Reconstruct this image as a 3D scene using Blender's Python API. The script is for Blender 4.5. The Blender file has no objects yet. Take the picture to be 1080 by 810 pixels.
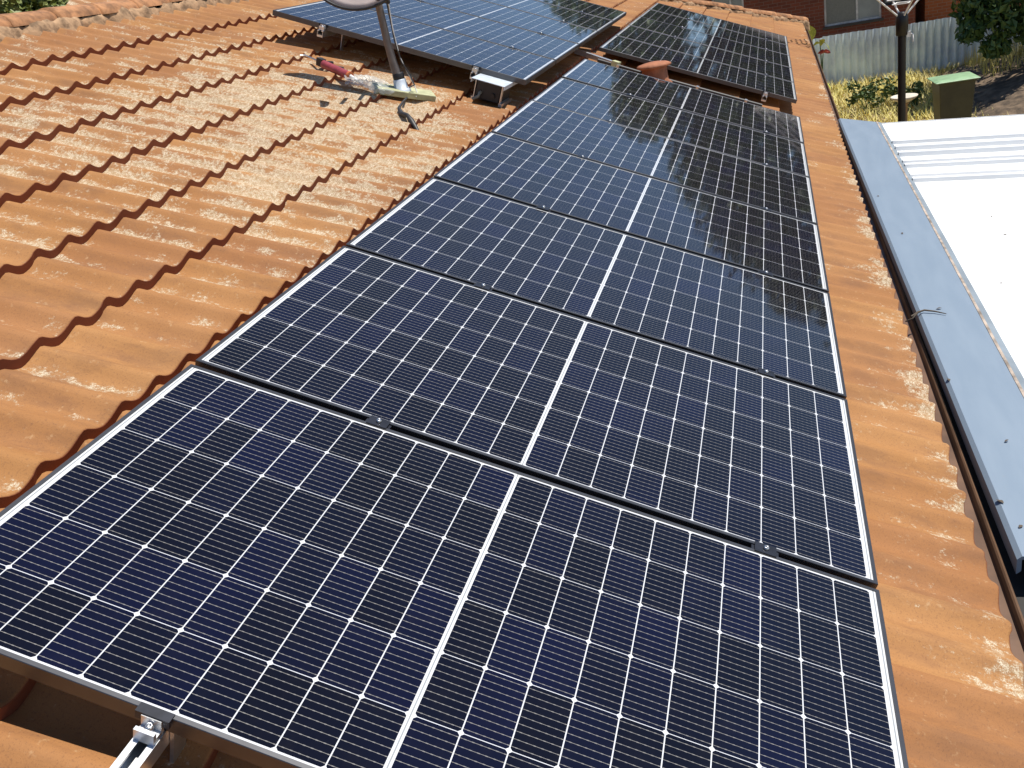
import bpy, math, random
from math import sin, cos, pi, radians
from mathutils import Vector, Matrix
random.seed(11)
SC = bpy.context.scene
COL = SC.collection
GZ = 2.1                       # height of the eave above the ground
TH = radians(23.0)             # roof pitch
# roof frame: u along the eave, v up the slope, n out of the roof
ROOF = Matrix.Translation((0, 0.3517, 0.3231 + GZ)) @ Matrix.Rotation(TH, 4, 'X')
R3 = ROOF.to_3x3()

# ------------------------------------------------------------------ camera
cd = bpy.data.cameras.new('camera'); cam = bpy.data.objects.new('camera', cd); COL.objects.link(cam)
right = R3 @ Vector((0.24591384, -0.94701841, 0.20659749))
down = R3 @ Vector((-0.45044962, -0.30038396, -0.84075241))
fwd = R3 @ Vector((0.85826658, 0.11369089, -0.50045265))
M = Matrix.Identity(4)
for i in range(3):
    M[i][0] = right[i]; M[i][1] = -down[i]; M[i][2] = -fwd[i]
M.translation = ROOF @ Vector((-0.87366719, 0.7683846, 1.34905782))
cam.matrix_world = M
cd.sensor_width = 36; cd.lens = 36 * 937.52 / 1080
cd.clip_start = 0.02; cd.clip_end = 600
SC.camera = cam

# ------------------------------------------------------------------ light
SUN_DIR = (R3 @ Vector((0.17, 0.06, 1.0))).normalized()
W = bpy.data.worlds.new('World'); SC.world = W; W.use_nodes = True
wn = W.node_tree.nodes; wl = W.node_tree.links
sky = wn.new('ShaderNodeTexSky'); sky.sky_type = 'NISHITA'; sky.sun_disc = False
sky.sun_elevation = math.asin(SUN_DIR.z); sky.sun_rotation = math.atan2(SUN_DIR.x, SUN_DIR.y)
sky.air_density = 1.0; sky.dust_density = 0.15; sky.ozone_density = 5.0
bg = wn['Background']; wl.new(sky.outputs[0], bg.inputs[0]); bg.inputs[1].default_value = 0.098
sl = bpy.data.lights.new('sun', 'SUN'); sl.energy = 5.0; sl.angle = radians(0.5); sl.color = (1.0, 0.95, 0.87)
so = bpy.data.objects.new('sun', sl); COL.objects.link(so)
so.rotation_euler = SUN_DIR.to_track_quat('Z', 'Y').to_euler(); so.location = (0, 0, 30)
SC.view_settings.view_transform = 'Standard'; SC.view_settings.look = 'None'
SC.view_settings.exposure = 0.22; SC.view_settings.gamma = 1.0
SC.view_settings.use_curve_mapping = False

# ------------------------------------------------------------------ helpers
class MB:
    def __init__(s): s.v = []; s.f = []; s.sm = []
    def add(s, vs, fs, smooth=False):
        o = len(s.v); s.v += [tuple(p) for p in vs]
        s.f += [tuple(i + o for i in f) for f in fs]; s.sm += [smooth] * len(fs)
        return s
    def box(s, a, b, mat=None):
        (x0, y0, z0), (x1, y1, z1) = a, b
        vs = [Vector(p) for p in ((x0,y0,z0),(x1,y0,z0),(x1,y1,z0),(x0,y1,z0),(x0,y0,z1),(x1,y0,z1),(x1,y1,z1),(x0,y1,z1))]
        if mat is not None: vs = [mat @ p for p in vs]
        return s.add(vs, [(0,3,2,1),(4,5,6,7),(0,1,5,4),(1,2,6,5),(2,3,7,6),(3,0,4,7)])
    def tube(s, pts, r, n=8, cap=True):
        pts = [Vector(p) for p in pts]
        rs = r if isinstance(r, (list, tuple)) else [r] * len(pts)
        vs = []; ref = None
        for i, p in enumerate(pts):
            t = (pts[min(i+1, len(pts)-1)] - pts[max(i-1, 0)]).normalized()
            if ref is None: ref = t.orthogonal().normalized()
            ref = (ref - t * ref.dot(t)).normalized(); b = t.cross(ref)
            for k in range(n):
                a = 2*pi*k/n; vs.append(p + (ref*cos(a) + b*sin(a)) * rs[i])
        fs = []
        for i in range(len(pts)-1):
            for k in range(n):
                fs.append((i*n+k, i*n+(k+1) % n, (i+1)*n+(k+1) % n, (i+1)*n+k))
        s.add(vs, fs, True)
        if cap:
            s.add(vs[:n], [tuple(range(n))[::-1]]); s.add(vs[-n:], [tuple(range(n))])
        return s
    def lathe(s, prof, n=16, mat=None, cap=True):
        vs = []
        for r, z in prof:
            for k in range(n):
                a = 2*pi*k/n; vs.append(Vector((r*cos(a), r*sin(a), z)))
        if mat is not None: vs = [mat @ p for p in vs]
        fs = []
        for i in range(len(prof)-1):
            for k in range(n):
                fs.append((i*n+k, i*n+(k+1) % n, (i+1)*n+(k+1) % n, (i+1)*n+k))
        s.add(vs, fs, True)
        if cap:
            s.add(vs[:n], [tuple(range(n))[::-1]]); s.add(vs[-n:], [tuple(range(n))])
        return s
    def sweep(s, prof, axis0, axis1, closed=False):
        """profile of (y,z) points swept along x from axis0 to axis1"""
        n = len(prof); vs = [(axis0, y, z) for y, z in prof] + [(axis1, y, z) for y, z in prof]
        fs = [(i, i+1, n+i+1, n+i) for i in range(n-1)]
        if closed: fs += [(n-1, 0, n, 2*n-1), tuple(range(n))[::-1], tuple(range(n, 2*n))]
        return s.add(vs, fs)
    def build(s, name, mat, parent=None, loc=None, rot=None, bevel=0):
        me = bpy.data.meshes.new(name); me.from_pydata(s.v, [], s.f); me.update()
        me.polygons.foreach_set('use_smooth', s.sm)
        o = bpy.data.objects.new(name, me); COL.objects.link(o)
        if mat: me.materials.append(mat)
        if parent: o.parent = parent
        if loc is not None: o.location = loc
        if rot is not None: o.rotation_euler = rot
        if bevel:
            b = o.modifiers.new('bevel', 'BEVEL'); b.width = bevel; b.segments = 2; b.limit_method = 'ANGLE'
        return o

def tag(o, label=None, cat=None, group=None, kind=None):
    if label: o['label'] = label
    if cat: o['category'] = cat
    if group: o['group'] = group
    if kind: o['kind'] = kind
    return o
def empty(name, label, cat, loc=(0, 0, 0), rot=(0, 0, 0), group=None):
    o = bpy.data.objects.new(name, None); COL.objects.link(o); o.empty_display_size = 0.1
    o.location = loc; o.rotation_euler = rot
    return tag(o, label, cat, group)
def on_roof(name, label, cat, u, v, n, group=None, twist=0.0):
    e = (Matrix.Rotation(TH, 3, 'X') @ Matrix.Rotation(twist, 3, 'Z')).to_euler()
    return empty(name, label, cat, ROOF @ Vector((u, v, n)), e, group)
def copy_tree(o, parent=None):
    c = o.copy(); COL.objects.link(c)
    if parent: c.parent = parent
    for ch in list(o.children): copy_tree(ch, c)
    return c

# ------------------------------------------------------------------ materials
class NT:
    def __init__(s, name):
        s.m = bpy.data.materials.new(name); s.m.use_nodes = True
        s.t = s.m.node_tree; s.b = s.t.nodes['Principled BSDF']
    def n(s, typ, **kw):
        x = s.t.nodes.new(typ)
        for k, v in kw.items(): setattr(x, k, v)
        return x
    def set(s, sock, val):
        if hasattr(val, 'links') or hasattr(val, 'is_linked'): s.t.links.new(val, sock)
        else: sock.default_value = val
    def math(s, op, a, b=None, c=None, clamp=False):
        x = s.n('ShaderNodeMath', operation=op, use_clamp=clamp); s.set(x.inputs[0], a)
        if b is not None: s.set(x.inputs[1], b)
        if c is not None: s.set(x.inputs[2], c)
        return x.outputs[0]
    def mix(s, f, a, b):
        x = s.n('ShaderNodeMix', data_type='RGBA'); s.set(x.inputs[0], f)
        s.set(x.inputs[6], a if not isinstance(a, tuple) else (*a, 1)[:4]); s.set(x.inputs[7], b if not isinstance(b, tuple) else (*b, 1)[:4])
        return x.outputs[2]
    def noise(s, vec, scale, detail=4, rough=0.55, dim='3D'):
        x = s.n('ShaderNodeTexNoise', noise_dimensions=dim); s.t.links.new(vec, x.inputs['Vector'])
        x.inputs['Scale'].default_value = scale; x.inputs['Detail'].default_value = detail; x.inputs['Roughness'].default_value = rough
        return x.outputs[0]
    def obj(s): return s.n('ShaderNodeTexCoord').outputs['Object']
    def scaled(s, vec, sc):
        x = s.n('ShaderNodeMapping'); s.t.links.new(vec, x.inputs[0]); x.inputs['Scale'].default_value = sc; return x.outputs[0]
    def step(s, val, a, b):
        x = s.n('ShaderNodeMapRange', interpolation_type='SMOOTHSTEP'); s.set(x.inputs[0], val); x.inputs[1].default_value = a; x.inputs[2].default_value = b
        return x.outputs[0]
    def xyz(s, vec):
        x = s.n('ShaderNodeSeparateXYZ'); s.t.links.new(vec, x.inputs[0]); return x.outputs
    def bump(s, h, strength=0.3, dist=0.01):
        x = s.n('ShaderNodeBump'); s.t.links.new(h, x.inputs['Height']); x.inputs['Strength'].default_value = strength; x.inputs['Distance'].default_value = dist
        s.t.links.new(x.outputs[0], s.b.inputs['Normal'])
    def col(s, c): s.set(s.b.inputs['Base Color'], (*c, 1) if isinstance(c, tuple) else c)
    def p(s, **kw):
        for k, v in kw.items(): s.set(s.b.inputs[k.replace('_', ' ')], v)

def simple(name, c, rough=0.6, metal=0.0, var=0.15, scale=8.0, bump=0.0, spec=0.5):
    t = NT(name); o = t.obj(); nz = t.noise(o, scale, 5, 0.6)
    d = tuple(max(0, x*(1-var*1.6)) for x in c); l = tuple(min(1, x*(1+var)) for x in c)
    t.col(t.mix(t.step(nz, 0.3, 0.7), d, l)); t.p(Roughness=rough, Metallic=metal)
    t.b.inputs['Specular IOR Level'].default_value = spec
    if bump: t.bump(nz, bump, 0.01)
    return t.m

def tile_material():
    t = NT('terracotta_tile'); o = t.obj(); x, y, z = t.xyz(o)
    big = t.noise(o, 1.3, 4, 0.6); med = t.noise(t.scaled(o, (1.0, 0.35, 1.0)), 9, 5, 0.65); fine = t.noise(o, 160, 3, 0.7)
    c = t.mix(t.step(big, 0.3, 0.7), (0.345, 0.158, 0.049), (0.415, 0.206, 0.074))
    # tiles differ a little from each other
    iu = t.math('FLOOR', t.math('DIVIDE', x, 0.31)); iv = t.math('FLOOR', t.math('MAXIMUM', t.math('DIVIDE', t.math('SUBTRACT', y, 0.129), 0.376), -0.9))
    cb = t.n('ShaderNodeCombineXYZ'); t.set(cb.inputs[0], iu); t.set(cb.inputs[1], iv)
    wn_ = t.n('ShaderNodeTexWhiteNoise', noise_dimensions='2D'); t.t.links.new(cb.outputs[0], wn_.inputs[0])
    c = t.mix(t.math('MULTIPLY', wn_.outputs[0], 0.55), c, (0.27, 0.108, 0.042))
    c = t.mix(t.math('MULTIPLY', t.step(med, 0.48, 0.70), 0.50), c, (0.215, 0.098, 0.045))
    c = t.mix(t.math('MULTIPLY', t.step(fine, 0.54, 0.68), 0.42), c, (0.16, 0.072, 0.036))
    c = t.mix(t.math('MULTIPLY', t.step(t.noise(o, 34, 4, 0.7), 0.60, 0.74), 0.6), c, (0.52, 0.33, 0.17))
    stain = t.noise(t.scaled(o, (2.6, 0.8, 1.0)), 3.2, 6, 0.68)
    c = t.mix(t.math('MULTIPLY', t.step(stain, 0.50, 0.68), 0.42), c, (0.185, 0.088, 0.040))
    pits = t.noise(o, 420, 2, 0.6)
    c = t.mix(t.math('MULTIPLY', t.step(pits, 0.60, 0.70), 0.5), c, (0.10, 0.050, 0.028))
    # lichen: cream crust, streaked down the slope, thickest in the middle of the roof and along the eave
    vd = t.n('ShaderNodeVectorMath', operation='DISTANCE'); t.t.links.new(t.scaled(o, (0.55, 1.0, 0.0)), vd.inputs[0]); vd.inputs[1].default_value = (2.15, 2.95, 0)
    zone = t.step(vd.outputs['Value'], 1.55, 0.15)
    eave = t.step(y, -0.22, -0.43)
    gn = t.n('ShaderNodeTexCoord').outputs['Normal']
    butt = t.step(t.xyz(gn)[1], -0.55, -0.8)        # lower edge face of each course, kept free of lichen
    wide = t.math('MULTIPLY', t.math('MULTIPLY', t.step(x, 0.6, 3.0), t.step(y, 0.0, 1.5)), 0.085)
    l1 = t.noise(t.scaled(o, (1.0, 0.48, 1.0)), 13, 6, 0.72)
    l2 = t.noise(o, 2.6, 3, 0.5)
    g = t.noise(o, 260, 3, 0.75); g2 = t.noise(o, 70, 4, 0.7)
    crest = t.math('SINE', t.math('MULTIPLY', x, 2*pi/0.155))
    dens = t.math('ADD', t.math('MULTIPLY', zone, 0.135), t.math('ADD', wide, t.math('MULTIPLY', t.math('MULTIPLY', eave, t.step(t.noise(o, 2.2, 2), 0.40, 0.6)), 0.17)))
    sc = t.math('ADD', t.math('ADD', t.math('MULTIPLY', l1, 0.66), t.math('MULTIPLY', l2, 0.34)), t.math('ADD', dens, t.math('MULTIPLY', crest, t.math('ADD', 0.020, t.math('MULTIPLY', t.step(y, 0.0, 1.5), 0.046)))))
    sc = t.math('ADD', sc, t.math('MULTIPLY', t.math('SUBTRACT', g2, 0.5), 0.30))
    m = t.math('MULTIPLY', t.step(sc, 0.60, 0.70), t.math('SUBTRACT', 1.0, butt))
    m = t.math('MULTIPLY', m, t.step(g, 0.38, 0.56))
    lc = t.mix(t.step(g2, 0.35, 0.65), (0.40, 0.31, 0.18), (0.70, 0.63, 0.47))
    c = t.mix(t.math('MULTIPLY', m, 0.85), c, lc)
    c = t.mix(t.math('MULTIPLY', butt, 0.85), c, (0.20, 0.050, 0.026))  # shade on the lower edges painted into the colour as dark red
    t.col(c); t.p(Roughness=0.78); t.b.inputs['Specular IOR Level'].default_value = 0.3
    h = t.math('ADD', t.math('MULTIPLY', fine, 0.5), t.math('ADD', t.math('MULTIPLY', med, 1.2), t.math('MULTIPLY', m, 0.8)))
    t.bump(h, 0.35, 0.004)
    return t.m

PW, PL, PITCH = 0.998, 1.8913, 1.02   # module width along u, length along v, spacing
def cell_material():
    t = NT('solar_cells'); o = t.obj(); x, y, z = t.xyz(o)
    mx, my, gap = 0.0150, 0.026, 0.0105
    half = (PL - 2*my - gap)/2; py = half/10; px = (PW - 2*mx)/6
    second = t.math('GREATER_THAN', y, PL/2)
    yy = t.math('SUBTRACT', t.math('SUBTRACT', y, my), t.math('MULTIPLY', second, half + gap))
    xx = t.math('SUBTRACT', x, mx)
    cy = t.math('DIVIDE', yy, py); cx = t.math('DIVIDE', xx, px)
    iy = t.math('FLOOR', cy); ix = t.math('FLOOR', cx)
    ly = t.math('MULTIPLY', t.math('SUBTRACT', cy, iy), py); lx = t.math('MULTIPLY', t.math('SUBTRACT', cx, ix), px)
    dy = t.math('MINIMUM', ly, t.math('SUBTRACT', py, ly)); dx = t.math('MINIMUM', lx, t.math('SUBTRACT', px, lx))
    incell = t.math('MULTIPLY', t.math('GREATER_THAN', dy, 0.00125), t.math('GREATER_THAN', dx, 0.0008))
    incell = t.math('MULTIPLY', incell, t.math('GREATER_THAN', t.math('ADD', dx, dy), 0.0072))
    for a, b in ((yy, half), (xx, px*6)):
        incell = t.math('MULTIPLY', incell, t.math('MULTIPLY', t.math('GREATER_THAN', a, 0.0), t.math('LESS_THAN', a, b)))
    # nine bus wires across each half cell, run along y, with solder pads
    q = t.math('DIVIDE', t.math('SUBTRACT', lx, 0.0015), (px - 0.003)/9)
    bd = t.math('MULTIPLY', t.math('ABSOLUTE', t.math('SUBTRACT', t.math('SUBTRACT', q, t.math('FLOOR', q)), 0.5)), (px - 0.003)/9)
    pad = t.math('SINE', t.math('MULTIPLY', ly, 2*pi*6/py))
    wd = t.math('ADD', 0.00052, t.math('MULTIPLY', t.math('GREATER_THAN', pad, 0.55), 0.00040))
    bus = t.math('LESS_THAN', bd, wd)
    cb = t.n('ShaderNodeCombineXYZ'); t.set(cb.inputs[0], ix); t.set(cb.inputs[1], t.math('ADD', iy, t.math('MULTIPLY', second, 20)))
    oi = t.n('ShaderNodeObjectInfo'); t.set(cb.inputs[2], t.math('MULTIPLY', oi.outputs['Random'], 97.0))
    w = t.n('ShaderNodeTexWhiteNoise', noise_dimensions='3D'); t.t.links.new(cb.outputs[0], w.inputs[0])
    nz = t.noise(o, 3.0, 3, 0.6)
    f = t.math('ADD', t.math('MULTIPLY', w.outputs[0], 0.42), t.math('MULTIPLY', nz, 0.66))
    r = t.n('ShaderNodeValToRGB'); t.set(r.inputs[0], f)
    r.color_ramp.elements[0].position = 0.15; r.color_ramp.elements[0].color = (0.0030, 0.0024, 0.0034, 1)
    r.color_ramp.elements[1].position = 0.95; r.color_ramp.elements[1].color = (0.0045, 0.0050, 0.026, 1)
    e = r.color_ramp.elements.new(0.55); e.color = (0.0034, 0.0034, 0.010, 1)
    c = t.mix(t.math('MULTIPLY', bus, 0.9), r.outputs[0], (0.24, 0.23, 0.21))
    mid = t.math('LESS_THAN', t.math('ABSOLUTE', t.math('SUBTRACT', y, PL/2)), 0.0014)
    for e_ in (0.0165, PL-0.0165): mid = t.math('MAXIMUM', mid, t.math('LESS_THAN', t.math('ABSOLUTE', t.math('SUBTRACT', y, e_)), 0.0016))
    back = t.mix(mid, (0.62, 0.63, 0.64), (0.30, 0.31, 0.31))
    c = t.mix(incell, back, c)
    dust = t.noise(o, 14, 5, 0.7)
    c = t.mix(t.math('MULTIPLY', t.step(dust, 0.45, 0.8), 0.008), c, (0.42, 0.33, 0.24))
    t.col(c); t.p(Roughness=0.6); t.b.inputs['Specular IOR Level'].default_value = 0.0
    t.p(Coat_Weight=1.0, Coat_Roughness=t.math('ADD', 0.03, t.math('MULTIPLY', t.step(t.noise(o, 5, 4, 0.6), 0.4, 0.75), 0.05)), Coat_IOR=1.43)
    return t.m

def brick_material(name, a, b, mortar):
    t = NT(name); o = t.obj(); x, y, z = t.xyz(o)
    cb = t.n('ShaderNodeCombineXYZ'); t.set(cb.inputs[0], t.math('ADD', x, y)); t.set(cb.inputs[1], z)
    br = t.n('ShaderNodeTexBrick'); t.t.links.new(cb.outputs[0], br.inputs['Vector'])
    br.inputs['Scale'].default_value = 1.0; br.inputs['Mortar Size'].default_value = 0.008
    br.inputs['Brick Width'].default_value = 0.25; br.inputs['Row Height'].default_value = 0.09
    br.inputs['Color1'].default_value = (*a, 1); br.inputs['Color2'].default_value = (*b, 1); br.inputs['Mortar'].default_value = (*mortar, 1)
    nz = t.noise(o, 6, 4)
    t.col(t.mix(t.math('MULTIPLY', nz, 0.4), br.outputs[0], (a[0]*0.5, a[1]*0.5, a[2]*0.5))); t.p(Roughness=0.9)
    return t.m

def leaf_material(name, a, b):
    t = NT(name); o = t.obj(); nz = t.noise(o, 2.2, 4, 0.7); n2 = t.noise(o, 24, 2)
    c = t.mix(t.step(nz, 0.35, 0.65), a, b); c = t.mix(t.math('MULTIPLY', n2, 0.5), c, tuple(q*0.55 for q in a))
    t.col(c); t.p(Roughness=0.55)
    t.b.inputs['Transmission Weight'].default_value = 0.0
    return t.m

MT = {}
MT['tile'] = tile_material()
MT['cells'] = cell_material()
MT['frame'] = simple('black_anodised_frame', (0.115, 0.115, 0.12), 0.40, 0.9, 0.05, 20)
MT['backsheet'] = simple('module_underside', (0.55, 0.55, 0.55), 0.6)
MT['alu'] = simple('rail_aluminium', (0.68, 0.69, 0.70), 0.35, 0.9, 0.08, 30)
MT['black_clip'] = simple('black_clip', (0.02, 0.022, 0.03), 0.4, 0.3, 0.2, 30)
MT['steel'] = simple('bolt_steel', (0.62, 0.62, 0.62), 0.3, 1.0, 0.1, 60)
MT['mortar'] = simple('ridge_mortar', (0.36, 0.225, 0.125), 0.95, 0, 0.33, 16, 0.9)
MT['cap'] = simple('ridge_tile', (0.37, 0.175, 0.075), 0.85, 0, 0.32, 11, 0.5)
MT['gutter'] = simple('brown_gutter', (0.15, 0.085, 0.050), 0.45, 0, 0.2, 5)
def strip_material():
    t = NT('blue_grey_steel'); o = t.obj()
    a = t.noise(t.scaled(o, (0.6, 4.0, 1.0)), 3, 5, 0.6); b = t.noise(o, 28, 4, 0.7)
    c = t.mix(t.step(a, 0.35, 0.7), (0.205, 0.262, 0.325), (0.222, 0.280, 0.343)); c = t.mix(t.math('MULTIPLY', t.step(b, 0.62, 0.80), 0.22), c, (0.30, 0.28, 0.25))
    t.col(c); t.p(Roughness=t.math('ADD', 0.36, t.math('MULTIPLY', a, 0.2))); t.bump(t.noise(o, 2.0, 2), 0.15, 0.02); return t.m
MT['strip'] = strip_material()
MT['lip'] = simple('grey_lip', (0.23, 0.27, 0.30), 0.5, 0.0, 0.12, 4)
MT['tan'] = simple('tan_sealant', (0.42, 0.34, 0.27), 0.8, 0, 0.35, 12)
MT['white_sheet'] = simple('white_roof_sheet', (0.84, 0.84, 0.82), 0.45, 0, 0.03, 1.2)
MT['mast'] = simple('dull_mast', (0.15, 0.125, 0.115), 0.45, 0.4, 0.12, 20)
MT['dish'] = simple('dish_paint', (0.50, 0.42, 0.385), 0.55, 0, 0.06, 8)
MT['dark'] = simple('dark_rubber', (0.018, 0.016, 0.016), 0.5, 0, 0.2, 10)
MT['greygreen'] = simple('footing_board', (0.42, 0.42, 0.24), 0.75, 0, 0.15, 14)
MT['cable'] = simple('cable_black', (0.03, 0.027, 0.025), 0.5)
MT['cable_white'] = simple('cable_white', (0.62, 0.62, 0.60), 0.5)
MT['red'] = simple('cartridge_red', (0.33, 0.06, 0.07), 0.35, 0, 0.2, 18)
MT['plastic_white'] = simple('plastic_white', (0.78, 0.76, 0.74), 0.35)
MT['shroud'] = simple('shroud_steel', (0.62, 0.68, 0.74), 0.42, 0.2, 0.1, 16)
MT['isolator'] = simple('isolator_black', (0.02, 0.02, 0.022), 0.5)
MT['terracotta'] = simple('terracotta_pot', (0.36, 0.135, 0.062), 0.8, 0, 0.2, 9, 0.2)
MT['brick'] = brick_material('dark_red_brick', (0.23, 0.060, 0.030), (0.15, 0.040, 0.022), (0.20, 0.13, 0.10))
MT['brick2'] = brick_material('orange_brick', (0.45, 0.15, 0.055), (0.36, 0.11, 0.045), (0.34, 0.26, 0.19))
MT['ownwall'] = brick_material('house_brick', (0.30, 0.12, 0.07), (0.24, 0.09, 0.05), (0.30, 0.26, 0.22))
MT['galv'] = simple('galvanised_sheet', (0.72, 0.83, 1.0), 0.5, 0.0, 0.14, 1.6)
MT['rust_post'] = simple('fence_rail', (0.35, 0.33, 0.30), 0.7)
MT['fly'] = simple('fly_screen', (0.20, 0.21, 0.19), 0.5, 0, 0.08, 30)
MT['winglass'] = simple('window_pane', (0.33, 0.36, 0.35), 0.15, 0, 0.1, 2)
MT['winframe'] = simple('window_frame', (0.60, 0.60, 0.58), 0.5)
MT['darkframe'] = simple('dark_trim', (0.035, 0.032, 0.03), 0.5)
MT['binbody'] = simple('bin_green_dark', (0.050, 0.048, 0.022), 0.55, 0, 0.12, 6)
MT['binlid'] = simple('bin_lid_green', (0.27, 0.42, 0.23), 0.45, 0, 0.12, 6)
MT['pole'] = simple('dark_pole', (0.012, 0.012, 0.014), 0.4, 0.2)
MT['cord'] = simple('white_cord', (0.80, 0.80, 0.78), 0.6)
MT['stone'] = simple('pale_stone', (0.66, 0.60, 0.50), 0.8, 0, 0.1, 9)
MT['tanstone'] = simple('tan_post', (0.45, 0.30, 0.17), 0.8, 0, 0.15, 9)
MT['bark'] = simple('bark', (0.11, 0.075, 0.05), 0.9, 0, 0.35, 9, 0.6)
MT['leaf_dark'] = leaf_material('leaf_dark', (0.045, 0.10, 0.022), (0.11, 0.18, 0.042))
MT['leaf_mid'] = leaf_material('leaf_mid', (0.06, 0.115, 0.022), (0.11, 0.16, 0.04))
MT['leaf_bush'] = leaf_material('leaf_bush', (0.14, 0.18, 0.03), (0.26, 0.29, 0.07))
MT['leaf_yellow'] = simple('leaf_yellow', (0.45, 0.48, 0.06), 0.5, 0, 0.25, 20)
MT['petal'] = simple('petal_red', (0.36, 0.055, 0.045), 0.6, 0, 0.25, 30)
MT['dryleaf'] = simple('dry_leaf', (0.10, 0.075, 0.05), 0.8)

def grass_material():
    t = NT('dry_grass'); o = t.obj(); n1 = t.noise(o, 1.4, 3); n2 = t.noise(o, 30, 2)
    c = t.mix(t.step(n1, 0.35, 0.65), (0.62, 0.52, 0.15), (0.80, 0.66, 0.30)); c = t.mix(t.math('MULTIPLY', n2, 0.5), c, (0.50, 0.50, 0.13))
    t.col(c); t.p(Roughness=0.8); return t.m
MT['grass'] = grass_material()
def ground_material():
    t = NT('dry_ground'); o = t.obj(); n1 = t.noise(o, 0.5, 5); n2 = t.noise(o, 9, 5, 0.7)
    c = t.mix(t.step(n1, 0.35, 0.65), (0.34, 0.25, 0.12), (0.50, 0.40, 0.19)); c = t.mix(t.math('MULTIPLY', n2, 0.6), c, (0.14, 0.09, 0.05))
    t.col(c); t.p(Roughness=0.95); t.bump(n2, 0.5, 0.03); return t.m
MT['ground'] = ground_material()
MT['soil'] = simple('dark_soil', (0.14, 0.098, 0.062), 0.95, 0, 0.4, 5, 0.7)
MT['stuccoroof'] = simple('grey_roof_tiles', (0.12, 0.10, 0.09), 0.8, 0, 0.2, 3)

def bag_material():
    t = NT('clear_film'); o = t.obj()
    t.col((0.78, 0.82, 0.80)); t.p(Roughness=0.18, IOR=1.3); t.b.inputs['Transmission Weight'].default_value = 0.45
    t.b.inputs['Alpha'].default_value = 0.5
    t.bump(t.noise(o, 40, 4), 0.4, 0.01); return t.m
MT['film'] = bag_material()

# ------------------------------------------------------------------ ground
g = MB(); N = 60
for iy in range(N+1):
    for ix in range(N+1):
        gx = (ix/N*2-1); gy = (iy/N*2-1)
        X = 20 + 300*gx*abs(gx); Y = 300*gy*abs(gy)
        g.v.append((X, Y, 0))
for iy in range(N):
    for ix in range(N):
        a = iy*(N+1)+ix; g.f.append((a, a+1, a+N+2, a+N+1)); g.sm.append(False)
tag(g.build('ground', MT['ground']), 'dry brown yard ground', None, None, 'structure')

# ------------------------------------------------------------------ the tiled house
UE = 17.2                       # far eave corner
U0 = -5.0
house = empty('tiled_house', 'house under the terracotta tiled roof that carries the solar panels', 'house', (0, 0, GZ))
inv = Matrix.Translation((0, 0, -GZ))
def hv(u, v, n): return inv @ (ROOF @ Vector((u, v, n)))
VR = 4.84                       # ridge
def hip_u(v): return UE - (v + 0.44)*0.955
def hipped(u, v): return u <= hip_u(v)
WAVE = 0.155
def wave(u, k):
    ph = 2*pi*(u - 0.892)/WAVE
    s = 0.45*cos(ph) + 0.55*(2/pi)*math.asin(0.98*cos(ph)) + 0.10*cos(2*ph)
    if k < 1: s *= 0.85
    j = ((u - 0.86 + 0.155*(k % 2)) / 0.31) % 1.0         # one joint per tile
    return 0.0178*s - (0.006 if j < 0.035 else 0.0)
butts = [-0.415] + [0.129 + 0.376*k for k in range(0, 12)] + [4.74]
rt = MB(); DU = WAVE/10
nu = int((UE - U0)/DU)
NB = -0.13
for k in range(len(butts)-1):
    v0, v1 = butts[k], butts[k+1] + 0.03
    rows = [(v0, -0.030), (v0 + 0.0015, 0.0), (v0 + 0.010, 0.003), (v0 + 0.5*(v1-v0), 0.5), (v1, 1.0)]
    off = len(rt.v); cnt = None
    rj = random.Random(k*7)
    tj = {}
    for i in range(nu+1):
        u = U0 + i*DU
        ti = int((u - 0.86 + 0.155*(k % 2))//0.31)
        if ti not in tj: tj[ti] = (rj.uniform(-0.004, 0.004), rj.uniform(-0.0030, 0.0022))
        dv, dn = tj[ti]
        for j, (v, q) in enumerate(rows):
            fall = 1 - max(q, 0)
            if j == 0: nn = wave(u, k) + 0.017 - 0.040
            else: nn = wave(u, k) + 0.017 - 0.036*max(q, 0) - (0.003 if j == 1 else 0)
            vv = v + dv*fall
            uu = min(u, hip_u(vv) + 0.05)
            rt.v.append(tuple(hv(uu, vv, NB + nn + dn*fall)))
    m = len(rows)
    for i in range(nu):
        u = U0 + (i+1)*DU
        if u > hip_u(v0) + 0.1: break
        for j in range(m-1):
            a = off + i*m + j
            rt.f.append((a, a+m, a+m+1, a+1)); rt.sm.append(j > 0)
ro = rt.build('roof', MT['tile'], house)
# texture space of the tiles is the slope itself: rotate mesh data into roof coords
ri = (Matrix.Translation((0, 0, -GZ)) @ ROOF)
ro.data.transform(ri.inverted()); ro.matrix_local = ri

# back slope and far hip slope (plain tile sheets)
bk = MB()
def backpt(u, d): # d metres beyond the ridge, going down
    p = hv(u, VR, -0.13); return Vector((p.x, p.y + d*cos(TH), p.z - d*sin(TH)))
ridge_end = hip_u(VR)
bk.add([backpt(U0, 0.0), backpt(ridge_end, 0.0), backpt(UE, 5.2), backpt(U0, 5.2)], [(0, 1, 2, 3)])
pf = hv(UE, -0.44, -0.15); pr = backpt(ridge_end, 0.0); pb = backpt(UE, 5.2)
bk.add([pf, pr, pb], [(0, 2, 1)])
MT['tile_plain'] = simple('far_slope_tile', (0.34, 0.145, 0.055), 0.85, 0, 0.3, 5, 0.5)
bk.build('rear_roof', MT['tile_plain'], house)

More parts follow.
